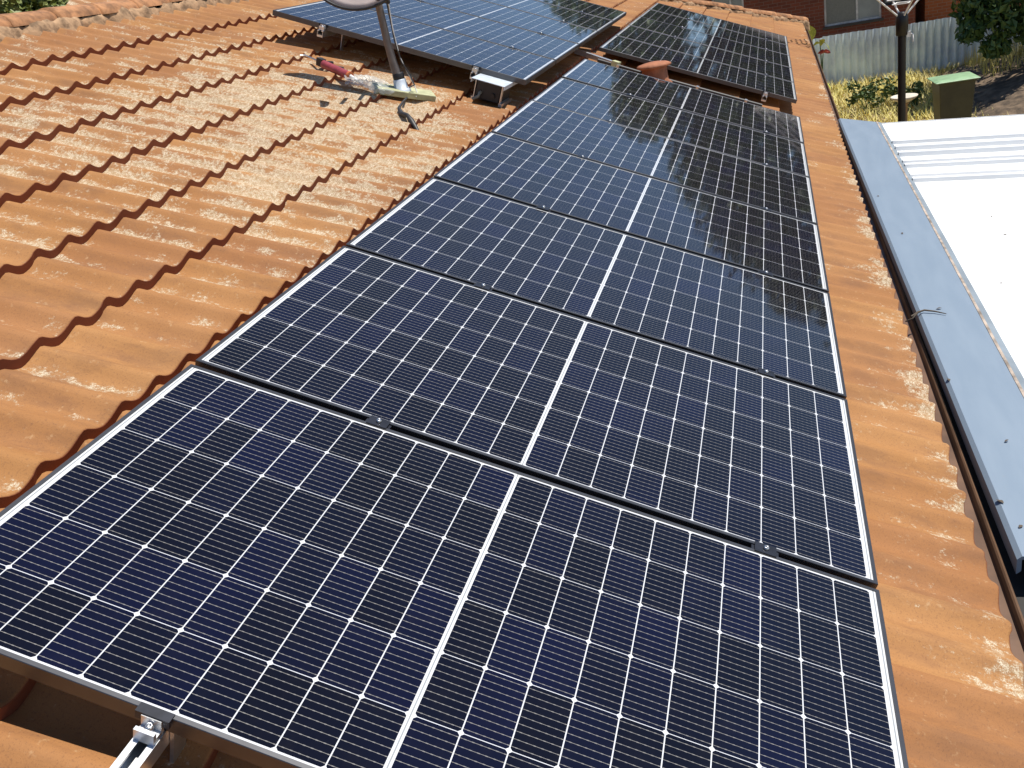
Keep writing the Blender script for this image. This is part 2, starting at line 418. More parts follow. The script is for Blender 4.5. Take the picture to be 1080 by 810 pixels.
# ridge and hip caps with their mortar beds
def cap_run(pts_fn, length, side_fn, name, r=0.115):
    caps = MB(); mort = MB(); step = 0.40; n = int(length/step)
    rr = random.Random(5)
    for i in range(n):
        a, b = i*step, (i+1)*step + 0.045
        prof = []
        A, B = pts_fn(a), pts_fn(min(b, length)); up = Vector((0, 0, 1)); ax = (B-A).normalized(); sd = ax.cross(up).normalized(); nv = sd.cross(ax)
        lift = rr.uniform(-0.008, 0.01); tw = rr.uniform(-0.012, 0.012)
        vs = []
        for (P, rad) in ((A, r*1.0), (A + ax*0.03, r*1.01), (B, r*0.9)):
            for q in range(9):
                an = pi*q/8
                vs.append(P + sd*(rad*cos(an)*1.02 + tw) + nv*(rad*sin(an)*0.74 + lift))
        fs = []
        for rI in range(2):
            for q in range(8): fs.append((rI*9+q, rI*9+q+1, (rI+1)*9+q+1, (rI+1)*9+q))
        fs.append(tuple(range(9))[::-1]); fs.append(tuple(range(18, 27)))
        caps.add(vs, fs, True)
    k = int(length/0.028)
    ph_ = [rr.uniform(0, 6.28) for _ in range(6)]
    for sgn in (1, -1):
        vs = []; fs = []
        for i in range(k+1):
            P = pts_fn(length*i/k); Q = pts_fn(min(length, length*i/k + 0.01)) if i < k else P + (pts_fn(length) - pts_fn(length-0.01))
            ax = (Q-P).normalized(); sd = ax.cross(Vector((0, 0, 1))).normalized()*sgn
            L_ = length*i/k
            lump = 0.010*sin(L_*9 + ph_[0]) + 0.008*sin(L_*23 + ph_[1]) + 0.006*sin(L_*51 + ph_[2])
            for q, (w, h) in enumerate(((0.90*r, 0.02*r), (0.99*r, -0.06*r), (1.06*r, -0.18*r), (1.12*r, -0.42*r), (1.16*r, -0.42*r - 0.12))):
                vs.append(P + sd*(w + lump*(0.4 + 0.25*q) + rr.uniform(-0.006, 0.006)) + Vector((0, 0, h + 0.7*lump + rr.uniform(-0.006, 0.006))))
        for i in range(k):
            for q in range(4): fs.append((i*5+q, i*5+q+1, (i+1)*5+q+1, (i+1)*5+q))
        mort.add(vs, fs, True)
    o = caps.build(name, MT['cap'], house)
    mort.build('mortar_bed', MT['mortar'], o)
rp = hv(0, VR, -0.115)
cap_run(lambda s: Vector((U0 + s, rp.y, rp.z - 0.018)), ridge_end - U0, None, 'ridge_cap')
h0 = hv(UE - 0.02, -0.44, -0.10); h1 = Vector((ridge_end, rp.y, rp.z - 0.018)); hl = (h1-h0).length
cap_run(lambda s: h0 + (h1-h0)*(s/hl), hl, None, 'hip_cap', 0.11)

# taller rear wing: its tiled slope carries on above the ridge
uw = MB()
def wp(u, v, n): return hv(u, v, n)
uw.add([wp(4.46, 4.92, -0.105), wp(12.2, 4.92, -0.105), wp(12.2, 6.6, -0.09), wp(7.3, 6.6, -0.09), wp(4.46, 4.92, -0.6), wp(12.2, 4.92, -0.6), wp(12.2, 6.6, -1.4), wp(7.3, 6.6, -1.4)],
       [(0, 1, 2, 3), (0, 4, 5, 1), (1, 5, 6, 2), (2, 6, 7, 3), (3, 7, 4, 0)])
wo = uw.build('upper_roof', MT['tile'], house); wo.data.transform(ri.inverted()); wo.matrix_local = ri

# walls, fascia, gutter (house local: y up-slope horizontally, z above the eave)
wl_ = MB()
yb = backpt(0, 5.2).y
for a, b in (((U0+0.3, 0.55, -GZ), (UE-0.5, 0.72, -0.2)), ((U0+0.3, yb-0.75, -GZ), (UE-0.5, yb-0.58, -0.2)),
             ((U0+0.3, 0.721, -GZ), (U0+0.47, yb-0.751, -0.2)), ((UE-0.67, 0.721, -GZ), (UE-0.5, yb-0.751, -0.2))):
    wl_.box(a, b)
wl_.build('wall', MT['ownwall'], house)
so_ = MB(); so_.box((U0+0.05, 0.06, -0.215), (UE-0.06, yb-0.06, -0.203)); so_.build('soffit', simple('soffit_cream', (0.6, 0.56, 0.48), 0.7), house)
fa = MB(); fa.box((U0, 0.045, -0.20), (UE, 0.058, -0.045)); fa.box((UE-0.013, 0.0581, -0.20), (UE, yb, -0.045)); fa.build('fascia', MT['gutter'], house)
gu = MB()
gp = [(0.043, -0.078), (0.043, -0.115), (-0.046, -0.115), (-0.056, -0.100), (-0.066, -0.060), (-0.058, -0.052), (-0.053, -0.057), (-0.056, -0.064), (-0.050, -0.080), (-0.044, -0.086), (0.037, -0.084), (0.037, -0.078)]
gu.sweep(gp, U0, UE + 0.06, True)
gu.build('gutter', MT['gutter'], house)

# ------------------------------------------------------------------ solar panels
def make_panel():
    root = empty('solar_panel', 'x', 'solar panel')
    fr = MB(); lip, h = 0.010, 0.036
    def ring(x0, y0, x1, y1, z): return [(x0, y0, z), (x1, y0, z), (x1, y1, z), (x0, y1, z)]
    vs = ring(0, 0, PW, PL, -h) + ring(0, 0, PW, PL, -0.0012) + ring(0.0012, 0.0012, PW-0.0012, PL-0.0012, 0) + ring(lip, lip, PW-lip, PL-lip, 0) + ring(lip, lip, PW-lip, PL-lip, -h) 
    fs = []
    for a in range(4):
        for k in range(4):
            fs.append((a*4+k, a*4+(k+1) % 4, (a+1)*4+(k+1) % 4, (a+1)*4+k))
    for k in range(4): fs.append((16+k, 16+(k+1) % 4, (k+1) % 4, k))
    fr.add(vs, fs); fr.build('frame', MT['frame'], root)
    gl = MB(); gl.box((lip+0.0005, lip+0.0005, -0.008), (PW-lip-0.0005, PL-lip-0.0005, -0.0025)); gl.build('cell_sheet', MT['cells'], root)
    bs = MB(); bs.box((lip+0.001, lip+0.001, -0.0105), (PW-lip-0.001, PL-lip-0.001, -0.0085)); bs.build('backsheet', MT['backsheet'], root)
    for yy in (0.35, 0.5, 0.65):
        jb = MB(); jb.box((PW*yy-0.03, PL/2-0.03, -0.03), (PW*yy+0.03, PL/2+0.03, -0.0106)); jb.build('junction_box', MT['isolator'], root)
    return root
proto = make_panel(); first = [True]
ORD = ['nearest', 'second nearest', 'third', 'fourth', 'fifth', 'sixth', 'seventh and farthest']
def place_panel(u, v, n, label, group, tx=0, ty=0):
    o = proto if first[0] else copy_tree(proto); first[0] = False
    o.location = ROOF @ Vector((u, v, n))
    o.rotation_euler = (Matrix.Rotation(TH, 3, 'X') @ Matrix.Rotation(tx, 3, 'X') @ Matrix.Rotation(ty, 3, 'Y')).to_euler()
    o['label'] = label; o['group'] = group
rp_ = random.Random(3)
mainl = ['large solar panel at the bottom of the photo, nearest of the long row',
         'second panel of the long row, just behind the nearest one',
         'third panel of the long row counted from the bottom of the photo',
         'fourth panel of the long row, middle of its seven panels',
         'fifth panel of the long row, third from its far end',
         'sixth panel of the long row, blue with sky, one before its far end',
         'last panel of the long row, next to the terracotta vent']
tilts = [(0, 0), (0.0006, 0.001), (-0.0006, 0.0012), (0.0005, -0.0008), (0.001, -0.0016), (-0.0012, 0.0026), (0.0006, 0.0018)]
for i in range(7):
    place_panel(PITCH*i + 0.021, 0.0, 0.0, mainl[i], 'panels of the long row along the eave', *tilts[i])
G3U = 7.945
g3l = ['nearest panel of the far array by the eave, right behind the terracotta vent',
       'second panel of the far array by the eave, counted from the terracotta vent',
       'middle panel of the far array by the eave, five deep',
       'fourth panel of the far array by the eave, one short of the hip',
       'farthest panel of the array by the eave, next to the roof hip']
for i in range(5):
    place_panel(G3U + PITCH*i, 0.0, 0.0, g3l[i], 'panels of the far array by the eave', rp_.uniform(-0.0012, 0.0012), rp_.uniform(-0.0015, 0.0015))
G2U, G2V, G2N = 5.30, 1.99, 0.075
g2l = ['nearest panel of the upper array, right behind the satellite dish mast',
       'second panel of the upper array, counted from the satellite dish',
       'middle panel of the upper array near the ridge',
       'fourth panel of the upper array, counted from the satellite dish',
       'farthest panel of the upper array near the ridge']
for i in range(5):
    place_panel(G2U + PITCH*i, G2V, G2N, g2l[i], 'panels of the upper array', rp_.uniform(-0.0012, 0.0012), rp_.uniform(-0.0015, 0.0015))

# ------------------------------------------------------------------ rails, feet and clamps
def rail(u0, u1, v, n, label, gaps, end0=True, npan=7, legs=0.0):
    t = on_roof('mounting_rail', label, 'rail', u0, v, n, 'aluminium rails under the panels')
    L = u1 - u0; w = 0.021; ch = MB()
    # open-topped channel
    ch.sweep([(-w, -0.044), (w, -0.044), (w, 0), (0.009, 0), (0.009, -0.006), (w-0.003, -0.006), (w-0.003, -0.030), (-w+0.003, -0.030), (-w+0.003, -0.006), (-0.009, -0.006), (-0.009, 0), (-w, 0)], 0, L, True)
    ch.build('channel', MT['alu'], t)
    for gu_ in gaps:
        c = MB(); x = gu_ - u0
        c.box((x-0.0085, -0.035, -0.004), (x+0.0085, 0.035, 0.034)); c.box((x-0.019, -0.028, 0.0375), (x+0.019, 0.028, 0.0400))
        co = c.build('mid_clamp', MT['black_clip'], t)
        b = MB(); b.lathe([(0.0075, 0.0407), (0.0075, 0.045), (0.006, 0.0475), (0.003, 0.0475), (0.003, 0.044)], 10, Matrix.Translation((x, 0, 0))); b.build('bolt', MT['steel'], co)
    for side, pu in ((-1, u0 + 0.0), ):
        x = end0 - u0
        c = MB()
        c.box((x-0.034, -0.019, 0.0003), (x-0.003, 0.019, 0.012)); c.box((x-0.034, -0.019, 0.0123), (x-0.026, 0.019, 0.026)); c.box((x-0.012, -0.019, 0.0123), (x-0.003, 0.019, 0.0362))
        co = c.build('end_clamp', MT['alu'], t)
        d = MB(); d.box((x-0.010, -0.032, 0.0365), (x+0.009, 0.032, 0.0400)); d.box((x-0.010, -0.032, 0.022), (x-0.0022, 0.032, 0.0364)); d.build('clip', MT['black_clip'], co)
        b = MB(); b.lathe([(0.008, 0.0125), (0.008, 0.024), (0.0065, 0.028), (0.0035, 0.028), (0.0035, 0.024)], 12, Matrix.Translation((x-0.0185, 0, 0))); b.build('bolt', MT['steel'], co)
    k = 0
    x = 0.35
    while x < L - 0.1:
        f = MB(); dep = -0.044 - (n - (-0.135)) + 0.06
        z0 = -0.145 - n
        f.box((x-0.02, -0.030, z0), (x+0.02, -0.0225, -0.005)); f.box((x-0.02, -0.030, z0-0.004), (x+0.02, 0.06, z0+0.002))
        f.build('roof_foot', MT['alu'], t); x += 1.2
    return t
gm = [PITCH*i + 0.01 for i in range(1, 7)]
rail(-0.30, 7.2, 1.345, -0.0365, 'aluminium rail poking out of the near end of the long row', gm, 0.02)
rail(-0.30, 7.2, 0.29, -0.0365, 'lower aluminium rail under the long row, near the eave', gm, 0.02)
gg = [G3U + PITCH*i - 0.01 for i in range(1, 5)]
rail(G3U - 0.06, G3U + 5.2, 1.345, -0.0365, 'upper rail under the far array by the eave', gg, G3U)
rail(G3U - 0.06, G3U + 5.2, 0.29, -0.0365, 'lower rail under the far array by the eave', gg, G3U)
gg = [G2U + PITCH*i - 0.01 for i in range(1, 5)]
rail(G2U - 0.05, G2U + 5.2, G2V + 1.50, G2N - 0.0365, 'upper rail under the upper array near the ridge', gg, G2U)
rail(G2U - 0.05, G2U + 5.2, G2V + 0.36, G2N - 0.0365, 'lower rail under the upper array beside the black isolator', gg, G2U)

# ------------------------------------------------------------------ satellite dish
def w2(u, v, n): return ROOF @ Vector((u, v, n))
DB = w2(4.75, 2.656, -0.118)
sd = empty('satellite_dish', 'satellite dish on a bent grey mast, fixed to the lichened tiles', 'satellite dish', DB)
Ri = Matrix.Rotation(TH, 4, 'X')
bp_ = MB()
bm_ = Ri @ Matrix.Rotation(radians(-58), 4, 'Z')
bp_.box((-0.20, -0.070, 0.010), (0.20, 0.070, 0.048), bm_)
bp_.build('base_plate', MT['greygreen'], sd, bevel=0.004)
ms = MB()
ms.tube([(0, 0, 0.03), (0, 0, 0.06), (-0.004, 0.004, 0.12), (-0.01, 0.012, 0.22), (-0.012, 0.018, 0.34), (-0.012, 0.02, 0.62), (-0.012, 0.02, 0.98)], [0.036, 0.036, 0.030, 0.026, 0.024, 0.0235, 0.0235], 14)
ms.build('mast', MT['mast'], sd)
so2 = MB(); so2.lathe([(0.062, 0.028), (0.060, 0.046), (0.044, 0.052), (0.042, 0.105), (0.038, 0.110)], 14, None); so2.build('mast_socket', MT['shroud'], sd)
bn = MB(); bn.lathe([(0.0365, 0.108), (0.0375, 0.112), (0.0375, 0.145), (0.033, 0.150)], 14); bn.build('clamp_band', MT['dark'], sd)
dn_ = Vector((-0.955, -0.02, 0.29)).normalized()
dq = dn_.to_track_quat('Z', 'Y').to_matrix().to_4x4()
RD = 0.40
ctr = Vector((-0.075, 0.035, 0.558 + RD*0.955))
prof_f = [(RD*q/10, 0.085*(q/10)**2 - 0.085) for q in range(11)]
dm = Matrix.Translation(ctr) @ dq
di = MB(); di.lathe([(max(r, 0.001), z) for r, z in prof_f] + [(RD-0.002, -0.004)] + [(max(r, 0.001), z-0.006) for r, z in prof_f[::-1]], 48, dm, cap=False)
di.build('dish', MT['dish'], sd)
rim = MB(); rim.tube([dm @ Vector((RD*cos(2*pi*k/48), RD*sin(2*pi*k/48), 0.0)) for k in range(49)], 0.009, 6, False); rim.build('rim', MT['dark'], sd)
mt = MB(); mt.box((-0.02, -0.05, -0.10), (0.05, 0.05, 0.10), Matrix.Translation(ctr + Vector((0.045, -0.01, 0)))); mt.build('mount_bracket', MT['mast'], sd)
# arm that carries the receiver in front of the dish
low = ctr + (dm.to_3x3() @ Vector((0, 0, 0))) + Vector((0.02, -0.10, -RD*0.93))
ar = MB(); ar.tube([low + Vector((0.05, 0.02, 0.06)), low, low + Vector((-0.20, 0.02, 0.05)), low + Vector((-0.44, 0.05, 0.24))], 0.013, 8); aro = ar.build('feed_arm', MT['dark'], sd)
ln = MB(); ln.tube([low + Vector((-0.45, 0.05, 0.245)), low + Vector((-0.40, 0.06, 0.285)), low + Vector((-0.37, 0.06, 0.31))], [0.026, 0.03, 0.036], 12); ln.build('receiver', MT['plastic_white'], aro)
ca = MB(); ca.tube([(-0.01, -0.05, 0.62), (-0.008, -0.036, 0.42), (0.0, -0.036, 0.25), (0.012, -0.058, 0.15), (0.02, -0.085, 0.06), (0.01, -0.10, 0.0), (-0.03, -0.10, -0.01)], 0.0035, 6)
ca.build('white_cable', MT['cable_white'], sd)
ca = MB(); ca.tube([(0.0, -0.033, 0.60), (-0.006, -0.030, 0.34), (0.004, -0.040, 0.21), (0.012, -0.078, 0.12), (0.0, -0.095, 0.06), (-0.04, -0.075, 0.055)], 0.005, 6)
pts = [DB.inverted() if False else None]
ca.build('black_cable', MT['cable'], sd)
cl = MB()
def dl(u, v, n): return w2(u, v, n) - DB
cl.tube([dl(4.66, 2.60, -0.095), dl(4.52, 2.58, -0.10), dl(4.40, 2.555, -0.10), dl(4.30, 2.50, -0.105), dl(4.24, 2.44, -0.085), dl(4.20, 2.40, -0.10), dl(4.15, 2.33, -0.14)], [0.007, 0.008, 0.010, 0.019, 0.013, 0.020, 0.012], 7)
cl.build('cable_bundle', MT['cable'], sd)

# ------------------------------------------------------------------ caulking gun, bag, isolator, vent, conduits
cg = on_roof('caulking_gun', 'caulking gun with a red cartridge lying on the tiles', 'caulking gun', 4.86, 3.27, -0.083, None, 0)
ax = Vector((4.775, 3.07, 0)) - Vector((4.885, 3.285, 0)); an = math.atan2(ax.y, ax.x)
rz = Matrix.Rotation(an, 4, 'Z'); LX = 0.26
def cgp(x, y, z): return rz @ Vector((x, y, z))
b = MB(); b.tube([cgp(0, 0, 0), cgp(LX, 0, 0.004)], 0.027, 16); b.build('cartridge', MT['red'], cg)
b = MB(); b.tube([cgp(LX+0.001, 0, 0.004), cgp(LX+0.018, 0, 0.004)], 0.029, 16); b.build('end_collar', simple('collar_orange', (0.6, 0.16, 0.05), 0.4), cg)
b = MB(); b.tube([cgp(LX+0.018, 0, 0.004), cgp(LX+0.05, 0, 0.002), cgp(LX+0.17, -0.01, -0.008)], [0.013, 0.011, 0.004], 10); b.build('nozzle', MT['plastic_white'], cg)
b = MB(); b.box((-0.055, -0.020, -0.020), (-0.002, 0.020, 0.030), rz); b.tube([cgp(-0.03, 0.0, 0.0), cgp(-0.05, 0.06, -0.005), cgp(-0.07, 0.13, -0.012)], [0.015, 0.012, 0.012], 8); b.tube([cgp(-0.01, 0.02, 0.0), cgp(0.03, 0.08, -0.008), cgp(0.05, 0.13, -0.012)], 0.008, 8); b.build('handle', MT['dark'], cg)
b = MB(); b.tube([cgp(-0.055, 0, 0.004), cgp(-0.20, 0.005, 0.0), cgp(-0.215, -0.03, -0.005)], 0.006, 8); b.build('plunger_rod', MT['steel'], cg)

fb = MB(); nb = 22; rb = random.Random(8)
cx0, cy0 = 4.70, 2.86
for j in range(nb+1):
    for i in range(nb+1):
        a = (i/nb*2-1); c = (j/nb*2-1); q = max(0.0, 1 - (a*a + c*c)*0.5)
        u = a*0.15 + 0.03*sin(c*4); v = c*0.17 + 0.03*sin(a*5)
        fb.v.append((u, v, 0.008 + 0.05*q*abs(sin(a*5.3 + c*3.1)) + rb.uniform(0, 0.016)*q))
for j in range(nb):
    for i in range(nb):
        a = (i/nb*2-1); c = (j/nb*2-1)
        if a*a*1.0 + c*c > 1.05 + 0.25*sin(5*math.atan2(c, a)): continue
        k = j*(nb+1)+i; fb.f.append((k, k+1, k+nb+2, k+nb+1)); fb.sm.append(True)
bo = fb.build('plastic_bag', MT['film'], None, w2(cx0, cy0, -0.112), (TH, 0, 0)); tag(bo, 'crumpled clear plastic bag on the tiles beside the dish footing', 'bag')

iso = on_roof('isolator_box', 'black isolator box under a pale metal cover plate', 'isolator', 5.17, 2.20, -0.10, None, radians(-2))
b = MB(); b.box((-0.028, -0.086, 0.006), (0.24, 0.086, 0.130)); b.build('case', MT['isolator'], iso, bevel=0.006)
b = MB(); b.box((-0.075, -0.118, 0.134), (0.30, 0.118, 0.138)); b.box((-0.075, -0.1182, 0.110), (0.30, -0.1152, 0.1338)); b.box((-0.075, 0.1152, 0.110), (0.30, 0.1182, 0.1338)); b.build('cover_plate', MT['shroud'], iso)
for sg in (1, -1):
    b = MB(); b.box((-0.03, min(sg*0.088, sg*0.112), -0.01), (0.21, max(sg*0.088, sg*0.112), 0.012)); b.box((-0.03, min(sg*0.092, sg*0.098), 0.0119), (0.0, max(sg*0.092, sg*0.098), 0.1335)); b.build('bracket', MT['alu'], iso)
b = MB(); b.tube([(-0.026, 0.05, 0.05), (-0.05, 0.05, 0.05), (-0.06, 0.05, 0.03), (-0.05, 0.09, 0.0)], 0.011, 10); b.build('cable_gland', MT['fly'], iso)
b = MB(); b.tube([(-0.026, -0.04, 0.05), (-0.045, -0.04, 0.05)], 0.016, 10); b.build('cable_gland', MT['dark'], iso)

VP = w2(7.58, 1.265, -0.13)
ve = empty('roof_vent', 'terracotta roof vent with a wide flat cap between two arrays', 'vent', VP)
b = MB(); b.lathe([(0.17, -0.05), (0.15, 0.0), (0.118, 0.03), (0.112, 0.145), (0.108, 0.15)], 20); b.build('vent_pipe', MT['terracotta'], ve)
b = MB(); b.lathe([(0.02, 0.150), (0.142, 0.150), (0.155, 0.156), (0.155, 0.170), (0.135, 0.182), (0.05, 0.196), (0.012, 0.198)], 8); b.build('vent_cap', MT['terracotta'], ve)
# conduits crossing the gap between the long row and the far array
cu = on_roof('cable_conduit', 'dark conduit running across the gap behind the long row', 'conduit', 7.66, 0.9, -0.082)
b = MB(); b.tube([(0.06, 0.95, 0.0), (0.03, 0.7, 0.0), (0, 0.45, 0.0), (0, -0.6, 0.0)], 0.016, 10); b.build('pipe', MT['cable'], cu)
for q in (0.75, 0.0, -0.45):
    b = MB(); b.box((-0.03+0.02*q, q-0.012, -0.022), (0.03+0.02*q, q+0.012, 0.0172)); b.build('saddle', MT['alu'], cu)
br_ = on_roof('rail_offcut', 'short aluminium rail piece between the upper array and the long row', 'rail piece', 7.78, 1.90, -0.075, None, math.atan2(-0.30, -0.10))
b = MB(); b.box((-0.20, -0.022, -0.022), (0.20, 0.022, 0.022)); b.build('bar', MT['alu'], br_, bevel=0.003)
b = MB(); b.box((0.201, -0.032, -0.03), (0.27, 0.032, 0.03)); b.build('end_cap', MT['greygreen'], br_, bevel=0.004)

# ------------------------------------------------------------------ flashing strip and white patio roof (world: y<0 is outward)
def px(u, Yo, z): return Vector((u, Yo, z))
fs_ = empty('flashing_strip', 'blue grey steel flashing strip between the tiled roof and the white patio roof', 'flashing', (1.57, -0.19, GZ))
A = MB()
uN, uF0, uF1 = 0.0, 8.42 - 1.57, 8.05 - 1.57
def strip_slab(mb, y0, y1, z0a, z0b, th, f0, f1, n=24, s0=0.0, s1=0.0):
    vs = []; fs = []
    for i in range(n+1):
        t = i/n; w = 0.0012*sin(i*1.9)
        a0 = y0 + s0*(1-t); a1 = y1 + s1*(1-t)
        vs += [(uN + (f0-uN)*t, a0, z0a + w), (uN + (f1-uN)*t, a1, z0b + w), (uN + (f1-uN)*t, a1, z0b-th), (uN + (f0-uN)*t, a0, z0a-th)]
    for i in range(n):
        a = i*4
        for k in range(4): fs.append((a+k, a+4+k, a+4+(k+1) % 4, a+(k+1) % 4))
    fs += [(0, 1, 2, 3), tuple(n*4+k for k in (3, 2, 1, 0))]
    mb.add(vs, fs)
strip_slab(A, 0.150, -0.140, 0.010, 0.004, 0.012, uF0, uF1 + 0.02, s0=-0.062)
strip_slab(A, 0.164, 0.1503, -0.002, 0.010, 0.055, uF0 + 0.01, uF0, s0=-0.062, s1=-0.062)
A.build('sheet', MT['strip'], fs_)
A = MB(); strip_slab(A, -0.1403, -0.152, 0.0065, 0.0065, 0.014, uF1 + 0.02, uF1 + 0.01); A.build('sealant', MT['tan'], fs_)
A = MB(); strip_slab(A, -0.1523, -0.182, 0.003, -0.004, 0.012, uF1 + 0.01, uF1); A.build('edge_lip', MT['lip'], fs_)

SL = -0.072
def patz(y): return (y + 0.38)*(-SL) - 0.022      # falls away outward (y negative)
pa = empty('patio_roof', 'white metal patio roof beside the tiled roof', 'patio roof', (4, -2.8, GZ))
A = MB()
PX0, PX1 = -6.0, 8.05
prof = []
def seg(x): prof.append(x)
ribs = [5.98, 6.12, 6.40, 6.52, 6.77, 6.98, 7.08, 7.19]
xs = [(PX0, 0)]
for r in ribs:
    hh = 0.020 + 0.014*((int(r*100)*7) % 3)/2
    xs += [(r-0.026, 0), (r-0.018, hh), (r+0.018, hh), (r+0.026, 0)]
xs += [(PX1, 0)]
ys = [-0.368, -1.4, -2.6, -3.8, -5.0]
vs = []; 
for y in ys:
    for x, h in xs: vs.append((x-4, y+2.8, patz(y) + h))
nx = len(xs); fs = []
for j in range(len(ys)-1):
    for i in range(nx-1): fs.append((j*nx+i, (j+1)*nx+i, (j+1)*nx+i+1, j*nx+i+1))
A.add(vs, fs)
A.build('sheeting', MT['white_sheet'], pa).modifiers.new('thick', 'SOLIDIFY').thickness = -0.006
A = MB(); 
vs = []
for y in ys: vs += [(PX1-4+0.003, y+2.8, patz(y) + 0.012), (PX1-4+0.012, y+2.8, patz(y) + 0.012), (PX1-4+0.012, y+2.8, patz(y)-0.10), (PX1-4+0.003, y+2.8, patz(y)-0.10)]
fs = []
for j in range(len(ys)-1):
    for k in range(4): fs.append((j*4+k, (j+1)*4+k, (j+1)*4+(k+1) % 4, j*4+(k+1) % 4))
fs += [(0, 1, 2, 3), (19, 18, 17, 16)]
A.add(vs, fs); A.build('barge_trim', MT['white_sheet'], pa)
A = MB(); A.box((PX0-4, -5.06+2.8, patz(-5)-0.14), (PX1-4, -5.004+2.8, patz(-5)+0.01)); A.build('front_beam', MT['white_sheet'], pa)
A = MB(); A.box((PX0-4, -0.36+2.8, -0.32), (PX1-4.2, -0.078+2.8, -0.125)); A.build('gap_blocker', MT['darkframe'], pa)  # dark box added only to black out sunlit ground in the gutter gap
for x in (-5.6, -1.2, 3.3, 7.8):
    A = MB(); A.box((x-4-0.04, -4.98+2.8, -GZ), (x-4+0.04, -4.90+2.8, patz(-4.9)-0.012)); A.build('post', MT['white_sheet'], pa)

# fallen twig and leaves on the strip and the sheet
tw = MB(); tw.tube([(0, 0.035, 0.004), (0.03, 0.0, 0.012), (0.045, -0.03, 0.014), (0.03, -0.075, 0.010), (0.0, -0.12, 0.006)], [0.005, 0.0055, 0.005, 0.004, 0.002], 6); tw.tube([(0.0, 0.06, -0.02), (-0.015, 0.03, 0.0), (0.03, 0.0, 0.012)], 0.004, 6)
tag(tw.build('twig', MT['dryleaf'], None, (3.45, -0.07, GZ + 0.010)), 'dark curved twig lying over the gutter edge of the blue grey strip', 'twig')
lm = MB()
for k in range(6):
    a = k/5; w = 0.012*sin(pi*min(max(a, 0.02), 0.98)); lm.v += [(a*0.05-0.025, -w, 0.003 + 0.004*sin(a*5)), (a*0.05-0.025, w, 0.004 + 0.006*sin(a*4))]
for k in range(5): lm.f.append((2*k, 2*k+2, 2*k+3, 2*k+1)); lm.sm.append(True)
leaf0 = None
LS = [(2.76, -0.09, 1.2), (3.53, -0.17, 1.2), (4.74, -0.15, 0.9), (4.57, -0.06, 0.7), (1.86, -0.10, 1.3), (2.25, -0.20, 0.8), (5.6, -0.10, 0.8), (1.72, -0.13, 0.9),
      (5.41, -0.71, 0.9), (5.06, -0.70, 0.9), (4.69, -0.70, 0.9), (7.13, -1.25, 1.3), (7.47, -1.26, 0.9), (7.2, -0.75, 0.8), (3.9, -0.52, 0.8)]
for i, (x, y, s) in enumerate(LS):
    if leaf0 is None: leaf0 = lm.build('dry_leaf', MT['dryleaf']); o = leaf0
    else: o = leaf0.copy(); COL.objects.link(o)
    z = 0.012 if y > -0.33 else patz(y) + 0.004
    o.location = (x, y, GZ + z); o.rotation_euler = (0, 0, i*1.7); o.scale = (s*0.5,)*3
    tag(o, 'small dry leaf fallen on the blue grey strip' if y > -0.33 else 'small dry leaf speck lying on the white patio roof', 'leaf', 'dry leaves on the strip' if y > -0.33 else 'dry leaves on the patio roof')

# ------------------------------------------------------------------ back yard
# corrugated fence
fe = empty('corrugated_fence', 'pale galvanised corrugated iron fence across the back yard', 'fence', (22.9, -2, 0))
A = MB(); pit = 0.165; y0, y1 = 6.0, -14.0; n = int((y0-y1)/pit*8)
rf = random.Random(2); cols = []
for i in range(n+1):
    y = y0 - i*pit/8; sh = int((y0-y)/0.825)
    r2 = random.Random(sh*13+1); top = 1.17 + r2.uniform(-0.02, 0.025) + (-0.03 if y < -3.5 else 0); lean = r2.uniform(-0.02, 0.02)
    d = 0.040*cos(2*pi*(y0-y)/pit) + lean
    cols.append((y, d, top))
    A.v += [(d - 0.02*0, y+2, -0.05), (d, y+2, 0.6), (d, y+2, top)]
for i in range(n):
    for k in range(2): A.f.append((i*3+k, i*3+k+1, i*3+3+k+1, i*3+3+k)); A.sm.append(True)
A.build('sheeting', MT['galv'], fe)
for z in (0.25, 1.0):
    A = MB(); A.box((0.055, y1+2, z-0.03), (0.10, y0+2, z+0.03)); A.build('rail', MT['rust_post'], fe)
for y in (5.5, 2.8, 0.1, -2.6, -5.3, -8, -10.7, -13.4):
    A = MB(); A.box((0.1005, y+2-0.04, -0.05), (0.18, y+2+0.04, 1.15)); A.build('post', MT['rust_post'], fe)

# brick house behind the fence
bh = empty('brick_house', 'dark red brick house with grey windows behind the corrugated fence', 'house', (28, 2, 0))
def HZ(z): return z + GZ
def wall_with(mb, ya, yb_, za, zb, holes, x0, x1):
    ysx = sorted({ya, yb_} | {h[0] for h in holes} | {h[1] for h in holes}); zsx = sorted({za, zb} | {h[2] for h in holes} | {h[3] for h in holes})
    for i in range(len(ysx)-1):
        for j in range(len(zsx)-1):
            ym, zm = (ysx[i]+ysx[i+1])/2, (zsx[j]+zsx[j+1])/2
            if any(h[0] < ym < h[1] and h[2] < zm < h[3] for h in holes): continue
            mb.box((x0, ysx[i], zsx[j]), (x1, ysx[i+1], zsx[j+1]))
wins = [(-2.42, -0.90, HZ(-1.26), HZ(0.05)), (1.30, 2.20, HZ(-1.9), HZ(0.05)), (4.6, 6.2, HZ(-1.2), HZ(0.05)), (-3.12, -2.46, HZ(-0.95), HZ(0.05))]
A = MB(); wall_with(A, -3.30, 10.0, -0.05, HZ(0.62), wins, 0, 0.25)
for i in range(len(A.v)): A.v[i] = (A.v[i][0], A.v[i][1]-2, A.v[i][2])
A.box((0.251, -5.30, -0.05), (8, -5.05, HZ(0.62))); A.box((0.251, 7.75, -0.05), (8, 8.0, HZ(0.62))); A.box((8.001, -5.3, -0.05), (8.25, 8.0, HZ(0.62)))
A.build('wall', MT['brick'], bh)
